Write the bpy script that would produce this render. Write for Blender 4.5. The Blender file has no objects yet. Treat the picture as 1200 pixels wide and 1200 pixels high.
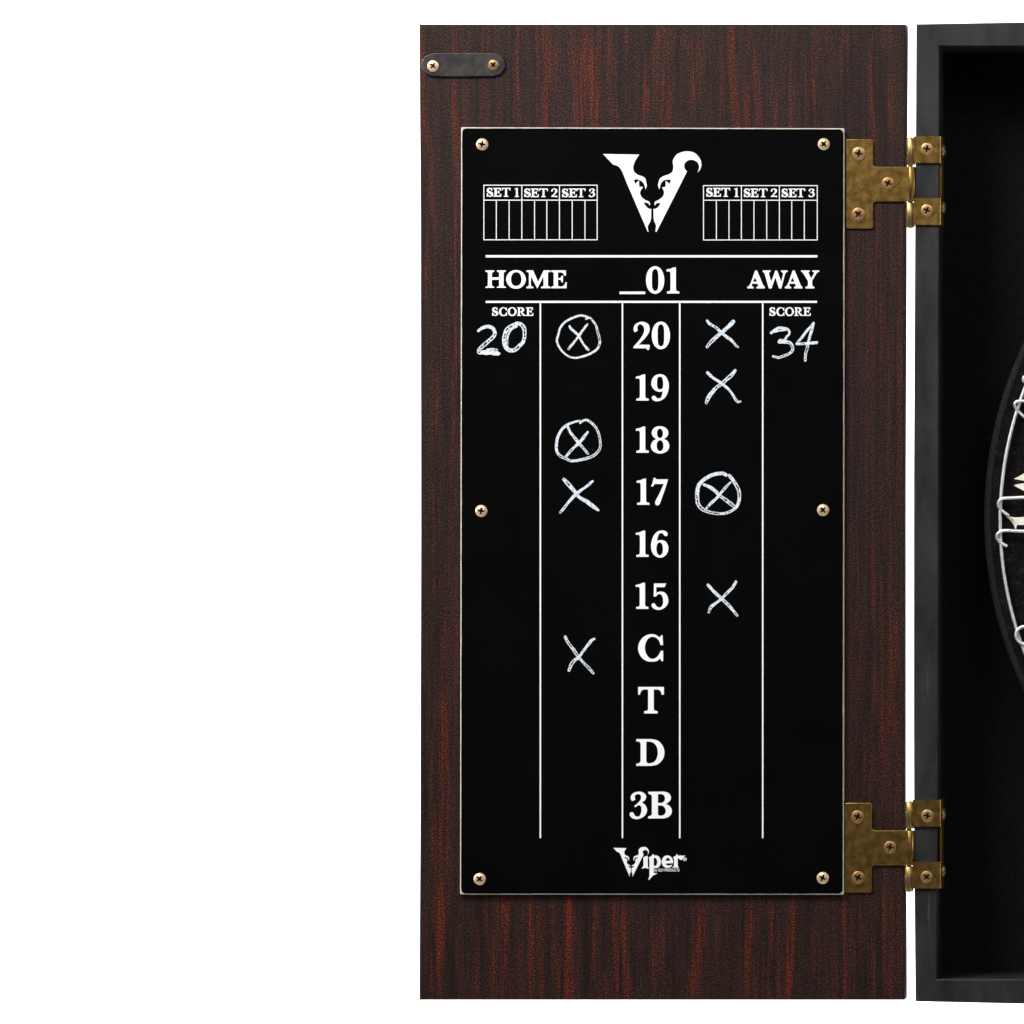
import bpy, bmesh, math, random
from mathutils import Vector, Matrix, noise

random.seed(7)
S = bpy.context.scene
COL = S.collection

# ------------------------------------------------------------------ scale
K = 0.000466            # metres per photograph pixel on the plane of the door's inner face
D = 3.68                # camera distance (m) to that plane
UC = 1625.0             # photograph column straight in front of the lens (the picture is the left part of a wider view)
XC = (UC - 600) * K


def P(u, v, y=0.0):
    """photograph pixel -> world point at depth y behind the door's inner face"""
    s = K * (1 + y / D)
    return Vector((XC + (u - UC) * s, y, (600 - v) * s))


# ------------------------------------------------------------------ camera
cam = bpy.data.cameras.new('camera')
cam.sensor_width = 36
cam.lens = 36 * D / (1200 * K)
cam.shift_x = -(UC - 600) / 1200
cam.clip_start = 0.05
cam.clip_end = 60
co = bpy.data.objects.new('camera', cam)
co.location = (XC, -D, 0)
co.rotation_euler = (math.pi / 2, 0, 0)
COL.objects.link(co)
S.camera = co

# ------------------------------------------------------------------ world (dim even studio ambience)
W = bpy.data.worlds.new('World')
S.world = W
W.use_nodes = True
W.node_tree.nodes['Background'].inputs[0].default_value = (1, 0.99, 0.98, 1)
W.node_tree.nodes['Background'].inputs[1].default_value = 0.10


# ------------------------------------------------------------------ lamps
def area(name, loc, target, sx, sy, power, color=(1, 1, 1)):
    l = bpy.data.lights.new(name, 'AREA')
    l.shape = 'RECTANGLE'
    l.size, l.size_y, l.energy, l.color = sx, sy, power, color
    o = bpy.data.objects.new(name, l)
    o.location = loc
    d = Vector(target) - Vector(loc)
    o.rotation_euler = d.to_track_quat('-Z', 'Y').to_euler()
    COL.objects.link(o)
    return o


area('key_softbox', (-0.55, -0.92, 1.10), (0.08, 0, 0.02), 0.9, 0.5, 43, (1, 0.985, 0.96))
area('fill_softbox', (0.85, -1.9, 1.15), (0.35, 0, -0.15), 1.3, 0.8, 14)
area('backdrop_lamp', (-1.7, 0.35, 0.6), (-0.3, 1.5, 0.0), 1.0, 1.6, 150)
area('backdrop_lamp', (2.4, 0.35, 0.6), (0.8, 1.5, 0.0), 1.0, 1.6, 150)

vs = S.view_settings
vs.view_transform = 'Standard'
try:
    vs.look = 'None'
except Exception:
    pass
vs.exposure = 0
vs.gamma = 1
vs.use_curve_mapping = False
S.render.engine = 'CYCLES'
S.cycles.max_bounces = 6

# ------------------------------------------------------------------ object helpers
WLOC = {}


def empty(name, loc, parent=None):
    o = bpy.data.objects.new(name, None)
    o.empty_display_size = 0.02
    COL.objects.link(o)
    WLOC[o] = Vector(loc)
    if parent is not None:
        o.parent = parent
        o.location = Vector(loc) - WLOC[parent]
    else:
        o.location = loc
    return o


def link(name, me, mat, parent=None, smooth=False):
    """me holds world coordinates; gives it an origin at its own centre and links it"""
    me.name = name
    cs = [v.co for v in me.vertices]
    lo = Vector((min(c.x for c in cs), min(c.y for c in cs), min(c.z for c in cs)))
    hi = Vector((max(c.x for c in cs), max(c.y for c in cs), max(c.z for c in cs)))
    c = (lo + hi) / 2
    me.transform(Matrix.Translation(-c))
    if mat:
        me.materials.clear()
        me.materials.append(mat)
    if smooth:
        for p in me.polygons:
            p.use_smooth = True
    o = bpy.data.objects.new(name, me)
    COL.objects.link(o)
    WLOC[o] = c
    if parent is not None:
        o.parent = parent
        o.location = c - WLOC[parent]
    else:
        o.location = c
    return o


def tag(o, label=None, cat=None, group=None, kind=None):
    if label: o['label'] = label
    if cat: o['category'] = cat
    if group: o['group'] = group
    if kind: o['kind'] = kind
    return o


def bm_mesh(bm):
    bmesh.ops.recalc_face_normals(bm, faces=bm.faces[:])
    me = bpy.data.meshes.new('m')
    bm.to_mesh(me)
    bm.free()
    return me


def box(bm, a, b):
    x0, x1 = sorted((a[0], b[0])); y0, y1 = sorted((a[1], b[1])); z0, z1 = sorted((a[2], b[2]))
    vs_ = [bm.verts.new((x, y, z)) for x in (x0, x1) for y in (y0, y1) for z in (z0, z1)]
    for f in ((0, 1, 3, 2), (4, 6, 7, 5), (0, 4, 5, 1), (2, 3, 7, 6), (0, 2, 6, 4), (1, 5, 7, 3)):
        bm.faces.new([vs_[i] for i in f])


def bevel(bm, w, seg=2, ang=0.5):
    es = [e for e in bm.edges if len(e.link_faces) == 2 and e.calc_face_angle(0) > ang]
    bmesh.ops.bevel(bm, geom=es, offset=w, segments=seg, affect='EDGES', profile=0.5)


# ------------------------------------------------------------------ outlines: 'x,y' is a corner, 'x,y*' lies on a smooth curve
def outline(spec, sub=6):
    pts = []
    for t in spec.split():
        sm = t.endswith('*')
        x, y = t.rstrip('*').split(',')
        pts.append((Vector((float(x), float(y))), sm))
    n = len(pts)
    out = []
    for i in range(n):
        p0, s0 = pts[(i - 1) % n]
        p1, s1 = pts[i]
        p2, s2 = pts[(i + 1) % n]
        p3, s3 = pts[(i + 2) % n]
        if not s1 and not s2:
            out.append(p1)
            continue
        d = (p2 - p1).length
        t1 = (p2 - p0).normalized() * d if s1 else None
        t2 = (p3 - p1).normalized() * d if s2 else None
        if t1 is None: t1 = (p2 - p1) * 2 - t2 if False else (p2 - p1)
        if t2 is None: t2 = (p2 - p1)
        for k in range(sub):
            t = k / sub
            h00 = 2 * t ** 3 - 3 * t ** 2 + 1; h10 = t ** 3 - 2 * t ** 2 + t
            h01 = -2 * t ** 3 + 3 * t ** 2; h11 = t ** 3 - t ** 2
            out.append(p1 * h00 + t1 * h10 + p2 * h01 + t2 * h11)
    return out


def filled(loops, y_front, thick, bev=0.0, res=2):
    """closed pixel loops (with holes) -> solid plate; its front lies at depth y_front"""
    cu = bpy.data.curves.new('c', 'CURVE')
    cu.dimensions = '2D'
    cu.fill_mode = 'BOTH'
    cu.extrude = max(thick / 2 - bev, 1e-6)
    cu.bevel_depth = bev
    cu.bevel_resolution = res
    cu.offset = -bev
    for lp in loops:
        sp = cu.splines.new('POLY')
        sp.points.add(len(lp) - 1)
        for q, pt in zip(sp.points, lp):
            w = P(pt[0], pt[1], y_front)
            q.co = (w.x, w.z, 0, 1)
        sp.use_cyclic_u = True
    o = bpy.data.objects.new('c', cu)
    COL.objects.link(o)
    dg = bpy.context.evaluated_depsgraph_get()
    me = bpy.data.meshes.new_from_object(o.evaluated_get(dg))
    bpy.data.objects.remove(o)
    bpy.data.curves.remove(cu)
    for v in me.vertices:
        x, y, z = v.co
        v.co = (x, y_front + thick / 2 - z, y)
    me.materials.clear()
    return me


def rrect(u0, v0, u1, v1, r, seg=5):
    pts = []
    for cx, cy, a0 in ((u1 - r, v0 + r, -90), (u1 - r, v1 - r, 0), (u0 + r, v1 - r, 90), (u0 + r, v0 + r, 180)):
        for i in range(seg + 1):
            a = math.radians(a0 + 90 * i / seg)
            pts.append((cx + r * math.cos(a), cy + r * math.sin(a)))
    return pts


def lathe(profile, n=32):
    """profile of (radius, height) -> bmesh about +Z"""
    bm = bmesh.new()
    rings = []
    for r, h in profile:
        if r < 1e-9:
            rings.append([bm.verts.new((0, 0, h))])
        else:
            rings.append([bm.verts.new((r * math.cos(2 * math.pi * i / n), r * math.sin(2 * math.pi * i / n), h)) for i in range(n)])
    for a, b in zip(rings, rings[1:]):
        for i in range(n):
            j = (i + 1) % n
            if len(a) == 1 and len(b) > 1: bm.faces.new((a[0], b[i], b[j]))
            elif len(b) == 1 and len(a) > 1: bm.faces.new((a[i], a[j], b[0]))
            elif len(a) > 1: bm.faces.new((a[i], a[j], b[j], b[i]))
    return bm


def tube_mesh(pts, r, n=12, closed=False):
    """round wire through world points"""
    bm = bmesh.new()
    m = len(pts)
    rings = []
    up = Vector((0, 1, 0))
    for i, p in enumerate(pts):
        if closed:
            t = pts[(i + 1) % m] - pts[(i - 1) % m]
        else:
            t = pts[min(i + 1, m - 1)] - pts[max(i - 1, 0)]
        t.normalize()
        a = t.cross(up)
        if a.length < 1e-4: a = t.cross(Vector((1, 0, 0)))
        a.normalize()
        b = t.cross(a).normalized()
        rings.append([bm.verts.new(p + (a * math.cos(2 * math.pi * k / n) + b * math.sin(2 * math.pi * k / n)) * r) for k in range(n)])
    for i in range(m if closed else m - 1):
        A, B = rings[i], rings[(i + 1) % m]
        for k in range(n):
            bm.faces.new((A[k], A[(k + 1) % n], B[(k + 1) % n], B[k]))
    if not closed:
        bm.faces.new(rings[0]); bm.faces.new(rings[-1][::-1])
    return bm_mesh(bm)


def smooth_path(pts, sub=8):
    """open Catmull-Rom through a list of 2D/3D tuples"""
    V = [Vector(p) for p in pts]
    out = []
    for i in range(len(V) - 1):
        p0, p1, p2, p3 = V[max(i - 1, 0)], V[i], V[i + 1], V[min(i + 2, len(V) - 1)]
        for k in range(sub):
            t = k / sub
            out.append(0.5 * ((2 * p1) + (p2 - p0) * t + (2 * p0 - 5 * p1 + 4 * p2 - p3) * t * t + (3 * p1 - p0 - 3 * p2 + p3) * t ** 3))
    out.append(V[-1])
    return out


# ------------------------------------------------------------------ materials
class N:
    def __init__(self, name):
        self.m = bpy.data.materials.new(name)
        self.m.use_nodes = True
        self.t = self.m.node_tree
        self.b = self.t.nodes['Principled BSDF']

    def node(self, typ, **kw):
        n = self.t.nodes.new(typ)
        for k, v in kw.items(): setattr(n, k, v)
        return n

    def set(self, **kw):
        for k, v in kw.items():
            self.b.inputs[k.replace('_', ' ')].default_value = v
        return self

    def l(self, a, b):
        self.t.links.new(a, b)

    def coords(self, scale=(1, 1, 1)):
        c = self.node('ShaderNodeTexCoord'); m = self.node('ShaderNodeMapping')
        m.inputs['Scale'].default_value = scale
        self.l(c.outputs['Object'], m.inputs['Vector'])
        return m.outputs['Vector']

    def wcoords(self, scale=(1, 1, 1)):
        c = self.node('ShaderNodeNewGeometry'); m = self.node('ShaderNodeMapping')
        m.inputs['Scale'].default_value = scale
        self.l(c.outputs['Position'], m.inputs['Vector'])
        return m.outputs['Vector']

    def noise(self, vec, scale, detail=2, rough=0.5, dist=0.0):
        n = self.node('ShaderNodeTexNoise')
        n.inputs['Scale'].default_value = scale
        n.inputs['Detail'].default_value = detail
        n.inputs['Roughness'].default_value = rough
        n.inputs['Distortion'].default_value = dist
        self.l(vec, n.inputs['Vector'])
        return n.outputs['Fac']

    def ramp(self, fac, stops):
        r = self.node('ShaderNodeValToRGB')
        e = r.color_ramp.elements
        while len(e) < len(stops): e.new(0.5)
        for el, (p, c) in zip(e, stops):
            el.position = p
            el.color = (*c, 1) if len(c) == 3 else c
        self.l(fac, r.inputs['Fac'])
        return r.outputs['Color']

    def math(self, op, a, b=None, c=None, clamp=False):
        n = self.node('ShaderNodeMath', operation=op, use_clamp=clamp)
        for i, x in enumerate((a, b, c)):
            if x is None: continue
            if isinstance(x, (int, float)): n.inputs[i].default_value = x
            else: self.l(x, n.inputs[i])
        return n.outputs[0]

    def mix(self, fac, a, b, blend='MIX'):
        n = self.node('ShaderNodeMix', data_type='RGBA', blend_type=blend)
        for i, x in ((0, fac), (6, a), (7, b)):
            if isinstance(x, (int, float)): n.inputs[i].default_value = x
            elif isinstance(x, tuple): n.inputs[i].default_value = (*x, 1)
            else: self.l(x, n.inputs[i])
        return n.outputs[2]

    def bump(self, h, strength, dist):
        n = self.node('ShaderNodeBump')
        n.inputs['Strength'].default_value = strength
        n.inputs['Distance'].default_value = dist
        self.l(h, n.inputs['Height'])
        self.l(n.outputs['Normal'], self.b.inputs['Normal'])


def g(v): return (v, v, v)


# dark brown-red laminate; the vertical red figure follows a per-vertex 'figure' value of the veneer itself
M = {}
n = N('wood_laminate')
att = n.node('ShaderNodeAttribute', attribute_name='figure')
fine = n.noise(n.coords((1, 1, 0.022)), 620, 2, 0.6)      # long narrow pores
hair = n.noise(n.coords((1, 1, 0.03)), 1500, 1, 0.5)      # hair-fine pores
mid = n.noise(n.coords((1, 1, 0.05)), 150, 3, 0.6, 0.2)   # broader vertical streaks
v3 = n.coords((1, 1, 0.8))
spk = n.noise(v3, 1450, 1, 0.5)                           # grain-sized speckle of the embossed film
b = n.math('MAXIMUM', n.math('MULTIPLY_ADD', mid, 1.25, -0.64), 0.0)
f = n.math('ADD', n.math('MULTIPLY', att.outputs['Fac'], 0.95), b)
lines = n.math('ADD', n.math('MULTIPLY', fine, 0.6), n.math('MULTIPLY', hair, 0.4))
fg = n.math('MULTIPLY_ADD', lines, 5.2, -2.05, clamp=True)
f = n.math('MULTIPLY', f, n.math('MULTIPLY_ADD', fg, 0.85, 0.15), clamp=True)
dk = n.math('ADD', n.math('MULTIPLY', lines, 0.7), n.math('MULTIPLY', mid, 0.3))
dark = n.ramp(dk, [(0.36, (0.0062, 0.0028, 0.0022)), (0.62, (0.0235, 0.0092, 0.0066))])
red = n.ramp(hair, [(0.3, (0.052, 0.0074, 0.0036)), (0.7, (0.092, 0.0128, 0.0056))])
colr = n.mix(f, dark, red)
sp = n.math('MAXIMUM', n.math('MULTIPLY_ADD', spk, 9.5, -3.75), 0.15)
spc = n.node('ShaderNodeCombineColor')
for i in range(3): n.l(sp, spc.inputs[i])
colr = n.mix(1.0, colr, spc.outputs[0], 'MULTIPLY')
n.l(colr, n.b.inputs['Base Color'])
n.set(Roughness=0.50)
n.b.inputs['Specular IOR Level'].default_value = 0.19
n.bump(n.math('ADD', spk, n.math('MULTIPLY', fine, 0.4)), 0.6, 0.00030)
M['wood'] = n.m

n = N('door_edge_band')
n.set(Base_Color=(0.030, 0.010, 0.007, 1), Roughness=0.75)
M['wood_edge'] = n.m

n = N('black_board_film')
sm = n.noise(n.coords(), 22, 4, 0.6)
n.l(n.ramp(sm, [(0.3, (0.0011, 0.0010, 0.0011)), (0.75, (0.0018, 0.0017, 0.0018))]), n.b.inputs['Base Color'])
n.set(Roughness=0.55)
n.b.inputs['Specular IOR Level'].default_value = 0.02
M['board'] = n.m

n = N('raw_board_edge')
e = n.noise(n.coords(), 420, 3, 0.6)
n.l(n.ramp(e, [(0.3, (0.32, 0.285, 0.24)), (0.62, (0.47, 0.43, 0.37))]), n.b.inputs['Base Color'])
n.set(Roughness=0.8)
M['board_edge'] = n.m

n = N('white_print')
n.set(Base_Color=(0.78, 0.78, 0.78, 1), Roughness=0.6)
n.b.inputs['Specular IOR Level'].default_value = 0.2
M['print'] = n.m

n = N('chalk_marker')
c1 = n.noise(n.coords(), 700, 3, 0.65)
n.l(n.ramp(c1, [(0.34, (0.26, 0.31, 0.37)), (0.48, (0.55, 0.61, 0.68)), (0.60, (0.68, 0.71, 0.74))]), n.b.inputs['Base Color'])
n.set(Roughness=0.9)
n.b.inputs['Specular IOR Level'].default_value = 0.1
M['chalk'] = n.m

n = N('black_painted_frame')
c1 = n.noise(n.wcoords((1, 1, 0.35)), 70, 4, 0.65)
c2 = n.noise(n.wcoords(), 900, 2, 0.6)
cc = n.math('ADD', n.math('MULTIPLY', c1, 0.8), n.math('MULTIPLY', c2, 0.2))
base = n.ramp(cc, [(0.36, (0.0085, 0.0082, 0.0086)), (0.64, (0.0215, 0.0205, 0.021))])
scr = n.noise(n.wcoords((1, 1, 0.06)), 420, 2, 0.5, 0.6)
scuff = n.math('MULTIPLY', n.math('GREATER_THAN', scr, 0.70), 0.5)
n.l(n.mix(scuff, base, (0.055, 0.052, 0.050)), n.b.inputs['Base Color'])
n.l(n.math('MULTIPLY_ADD', c1, 0.4, 0.28), n.b.inputs['Roughness'])
n.b.inputs['Specular IOR Level'].default_value = 0.30
n.bump(c2, 0.15, 0.0002)
M['frame'] = n.m

n = N('black_felt_back')
c1 = n.noise(n.coords(), 1100, 2, 0.6)
n.l(n.ramp(c1, [(0.3, (0.006, 0.0055, 0.0055)), (0.7, (0.012, 0.011, 0.011))]), n.b.inputs['Base Color'])
n.set(Roughness=0.95)
n.b.inputs['Specular IOR Level'].default_value = 0.02
M['felt'] = n.m


def metal(name, ca, cb, rough, scale=160, bumpy=0.1, stretch=(1, 1, 1), metallic=1.0):
    n = N(name)
    c1 = n.noise(n.coords(stretch), scale, 4, 0.65, 0.2)
    c2 = n.noise(n.coords(), 1400, 1, 0.5)
    f_ = n.math('ADD', n.math('MULTIPLY', c1, 0.75), n.math('MULTIPLY', c2, 0.25))
    n.l(n.ramp(f_, [(0.34, ca), (0.66, cb)]), n.b.inputs['Base Color'])
    n.set(Metallic=metallic)
    n.l(n.math('MULTIPLY_ADD', c1, 0.25, rough - 0.12), n.b.inputs['Roughness'])
    n.bump(c2, bumpy, 0.0001)
    return n.m


M['brass'] = metal('antique_brass', (0.165, 0.094, 0.023), (0.31, 0.190, 0.056), 0.38, 230, 0.25)
M['brass_knuckle'] = metal('worn_brass', (0.26, 0.17, 0.062), (0.42, 0.29, 0.12), 0.36, stretch=(1, 1, 0.1))
M['screw_brass'] = metal('brassed_screw', (0.25, 0.145, 0.055), (0.42, 0.27, 0.115), 0.38, metallic=0.6)
M['screw_copper'] = metal('coppery_screw', (0.21, 0.110, 0.040), (0.35, 0.20, 0.078), 0.42, metallic=0.6)
M['screw_pale'] = metal('pale_screw', (0.50, 0.36, 0.205), (0.70, 0.54, 0.335), 0.38, metallic=0.5)
n = N('screw_recess_shade')  # shade inside the cross recess, put into the colour as a darker tone
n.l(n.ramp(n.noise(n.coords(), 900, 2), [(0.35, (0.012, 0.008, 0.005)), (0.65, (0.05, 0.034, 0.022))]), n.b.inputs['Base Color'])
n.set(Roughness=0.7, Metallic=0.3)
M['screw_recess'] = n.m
M['gunmetal'] = metal('gunmetal_plate', (0.022, 0.022, 0.026), (0.070, 0.064, 0.058), 0.5, 110)
M['wire'] = metal('bright_steel_wire', (0.74, 0.75, 0.75), (0.86, 0.86, 0.85), 0.52, 300)

n = N('sisal_black')
c1 = n.noise(n.coords(), 1300, 2, 0.6)
c2 = n.noise(n.coords(), 160, 3, 0.6)
n.l(n.ramp(n.math('ADD', n.math('MULTIPLY', c1, 0.6), n.math('MULTIPLY', c2, 0.4)),
           [(0.42, (0.0015, 0.0012, 0.0012)), (0.56, (0.0042, 0.0038, 0.0036)), (0.63, (0.018, 0.017, 0.017))]), n.b.inputs['Base Color'])
n.set(Roughness=0.9)
n.b.inputs['Specular IOR Level'].default_value = 0.1
n.bump(c1, 0.4, 0.0004)
M['sisal'] = n.m

n = N('board_band')
c1 = n.noise(n.coords(), 700, 3, 0.7)
n.l(n.ramp(c1, [(0.42, (0.0015, 0.0015, 0.0017)), (0.62, (0.0115, 0.0115, 0.012))]), n.b.inputs['Base Color'])
n.set(Roughness=0.8)
n.b.inputs['Specular IOR Level'].default_value = 0.2
M['band'] = n.m

n = N('cream_print')
c1 = n.noise(n.coords(), 1200, 2, 0.6)
n.l(n.ramp(c1, [(0.3, (0.66, 0.61, 0.52)), (0.7, (0.80, 0.76, 0.68))]), n.b.inputs['Base Color'])
n.set(Roughness=0.85)
M['cream'] = n.m

n = N('playing_segments')
tc = n.node('ShaderNodeTexCoord')
gr = n.node('ShaderNodeSeparateXYZ')
n.l(tc.outputs['Object'], gr.inputs[0])
ang = n.math('ARCTAN2', gr.outputs['Z'], gr.outputs['X'])
k_ = n.math('FLOOR', n.math('MULTIPLY_ADD', ang, 20 / (2 * math.pi), 0.5))
par = n.math('ABSOLUTE', n.math('MODULO', k_, 2))
n.l(n.mix(par, (0.006, 0.0055, 0.005), (0.55, 0.48, 0.36)), n.b.inputs['Base Color'])
n.set(Roughness=0.9)
M['segments'] = n.m

n = N('white_paper_backdrop')
n.set(Base_Color=(0.9, 0.9, 0.9, 1), Roughness=0.9)
n.b.inputs['Specular IOR Level'].default_value = 0.0
M['paper'] = n.m

# ------------------------------------------------------------------ setting: seamless white paper well behind
bm = bmesh.new()
prof = [(1.5, 4.0), (1.5, -1.6)]
for i in range(1, 9):
    a_ = math.pi / 2 * i / 8
    prof.append((1.5 - 0.5 * (1 - math.cos(a_)), -1.6 - 0.5 * math.sin(a_)))
prof.append((-1.0, -2.1))
rows = [[bm.verts.new((x, y, z)) for x in (-5, 5)] for y, z in prof]
for r0, r1 in zip(rows, rows[1:]):
    bm.faces.new((r0[0], r0[1], r1[1], r1[0]))
tag(link('backdrop', bm_mesh(bm), M['paper']), kind='structure')

# ------------------------------------------------------------------ the cabinet
cabinet = tag(empty('dartboard_cabinet', P(UC, 1180, 0.04)),
              'black framed dartboard cabinet with its dark red-brown wood door swung open on brass hinges', 'cabinet')
DEPTH = 0.074
IN = 1098.6              # inner edge of the side panel
# outline of the front frame; top and bottom panels bow outward very slightly towards the middle
OL, OR_ = 1073.0, 2 * UC - 1073.0
IL, IR = IN, 2 * UC - IN
T_OUT = [(1073.7, 28.2), (1200, 26.0), (1400, 23.6), (UC, 22.6), (1850, 23.6), (2050, 26.0), (OR_, 28.2)]
B_OUT = [(1072.8, 1173.6), (1200, 1176.4), (1400, 1178.8), (UC, 1179.8), (1850, 1178.8), (2050, 1176.4), (OR_, 1173.6)]
T_IN, B_IN = 54.0, 1147.4
GAP = 0.1               # hairline of the mitred corners


def circ(u, v, rad, k=28):
    return [Vector((u + rad * math.cos(-2 * math.pi * i / k), v + rad * math.sin(-2 * math.pi * i / k))) for i in range(k)]


def prism(loop, y0, y1, bev=0.0006):
    bm = bmesh.new()
    s = K
    f_ = [bm.verts.new((XC + (u - UC) * s, y0, (600 - v) * s)) for u, v in loop]
    b_ = [bm.verts.new((XC + (u - UC) * s, y1, (600 - v) * s)) for u, v in loop]
    bm.faces.new(f_); bm.faces.new(b_[::-1])
    k = len(loop)
    for i in range(k):
        bm.faces.new((f_[i], b_[i], b_[(i + 1) % k], f_[(i + 1) % k]))
    bmesh.ops.recalc_face_normals(bm, faces=bm.faces[:])
    if bev:            # ease the long front edges only; the mitres stay tight
        es = []
        for e in bm.edges:
            a, b = e.verts
            if a.co.y < y0 + 1e-6 and b.co.y < y0 + 1e-6:
                d = (a.co - b.co).normalized()
                if abs(d.x) > .98 or abs(d.z) > .98: es.append(e)
        bmesh.ops.bevel(bm, geom=es, offset=bev, segments=2, affect='EDGES', profile=0.5)
    return bm_mesh(bm)


link('side_panel', prism([(1073.7, 28.2 + GAP), (1100.6, T_IN + GAP), (1100.2, 300), (1099.2, 620), (1099.2, 900), (1097.4, B_IN - GAP), (1072.8, 1173.6 - GAP), (1071.2, 1000), (1070.8, 840), (1070.9, 560), (1072.3, 260), (1073.2, 140)], 0, DEPTH), M['frame'], cabinet)
link('side_panel', prism([(OR_, 28.2 + GAP), (OR_, 1173.6 - GAP), (IR, B_IN - GAP), (IR, T_IN + GAP)], 0, DEPTH), M['frame'], cabinet)
link('top_panel', prism(T_OUT + [(IR, T_IN), (1100.6, T_IN)], 0, DEPTH), M['frame'], cabinet)
link('bottom_panel', prism(B_OUT + [(IR, B_IN), (1097.4, B_IN)], 0, DEPTH), M['frame'], cabinet)
bm = bmesh.new()
a_, b_ = P(IL, T_IN), P(IR, B_IN)
box(bm, (a_.x - 0.004, 0.060, a_.z + 0.004), (b_.x + 0.004, 0.068, b_.z - 0.004))
link('back_panel', bm_mesh(bm), M['felt'], cabinet)

def bow(table, v):
    for (va, a), (vb, b) in zip(table, table[1:]):
        if va <= v <= vb:
            t = (v - va) / (vb - va)
            t = t * t * (3 - 2 * t)
            return a + (b - a) * t
    return table[0][1] if v < table[0][0] else table[-1][1]


# ---- the open door: a slab whose inner face carries the laminate figure
DT = 0.018
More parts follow.
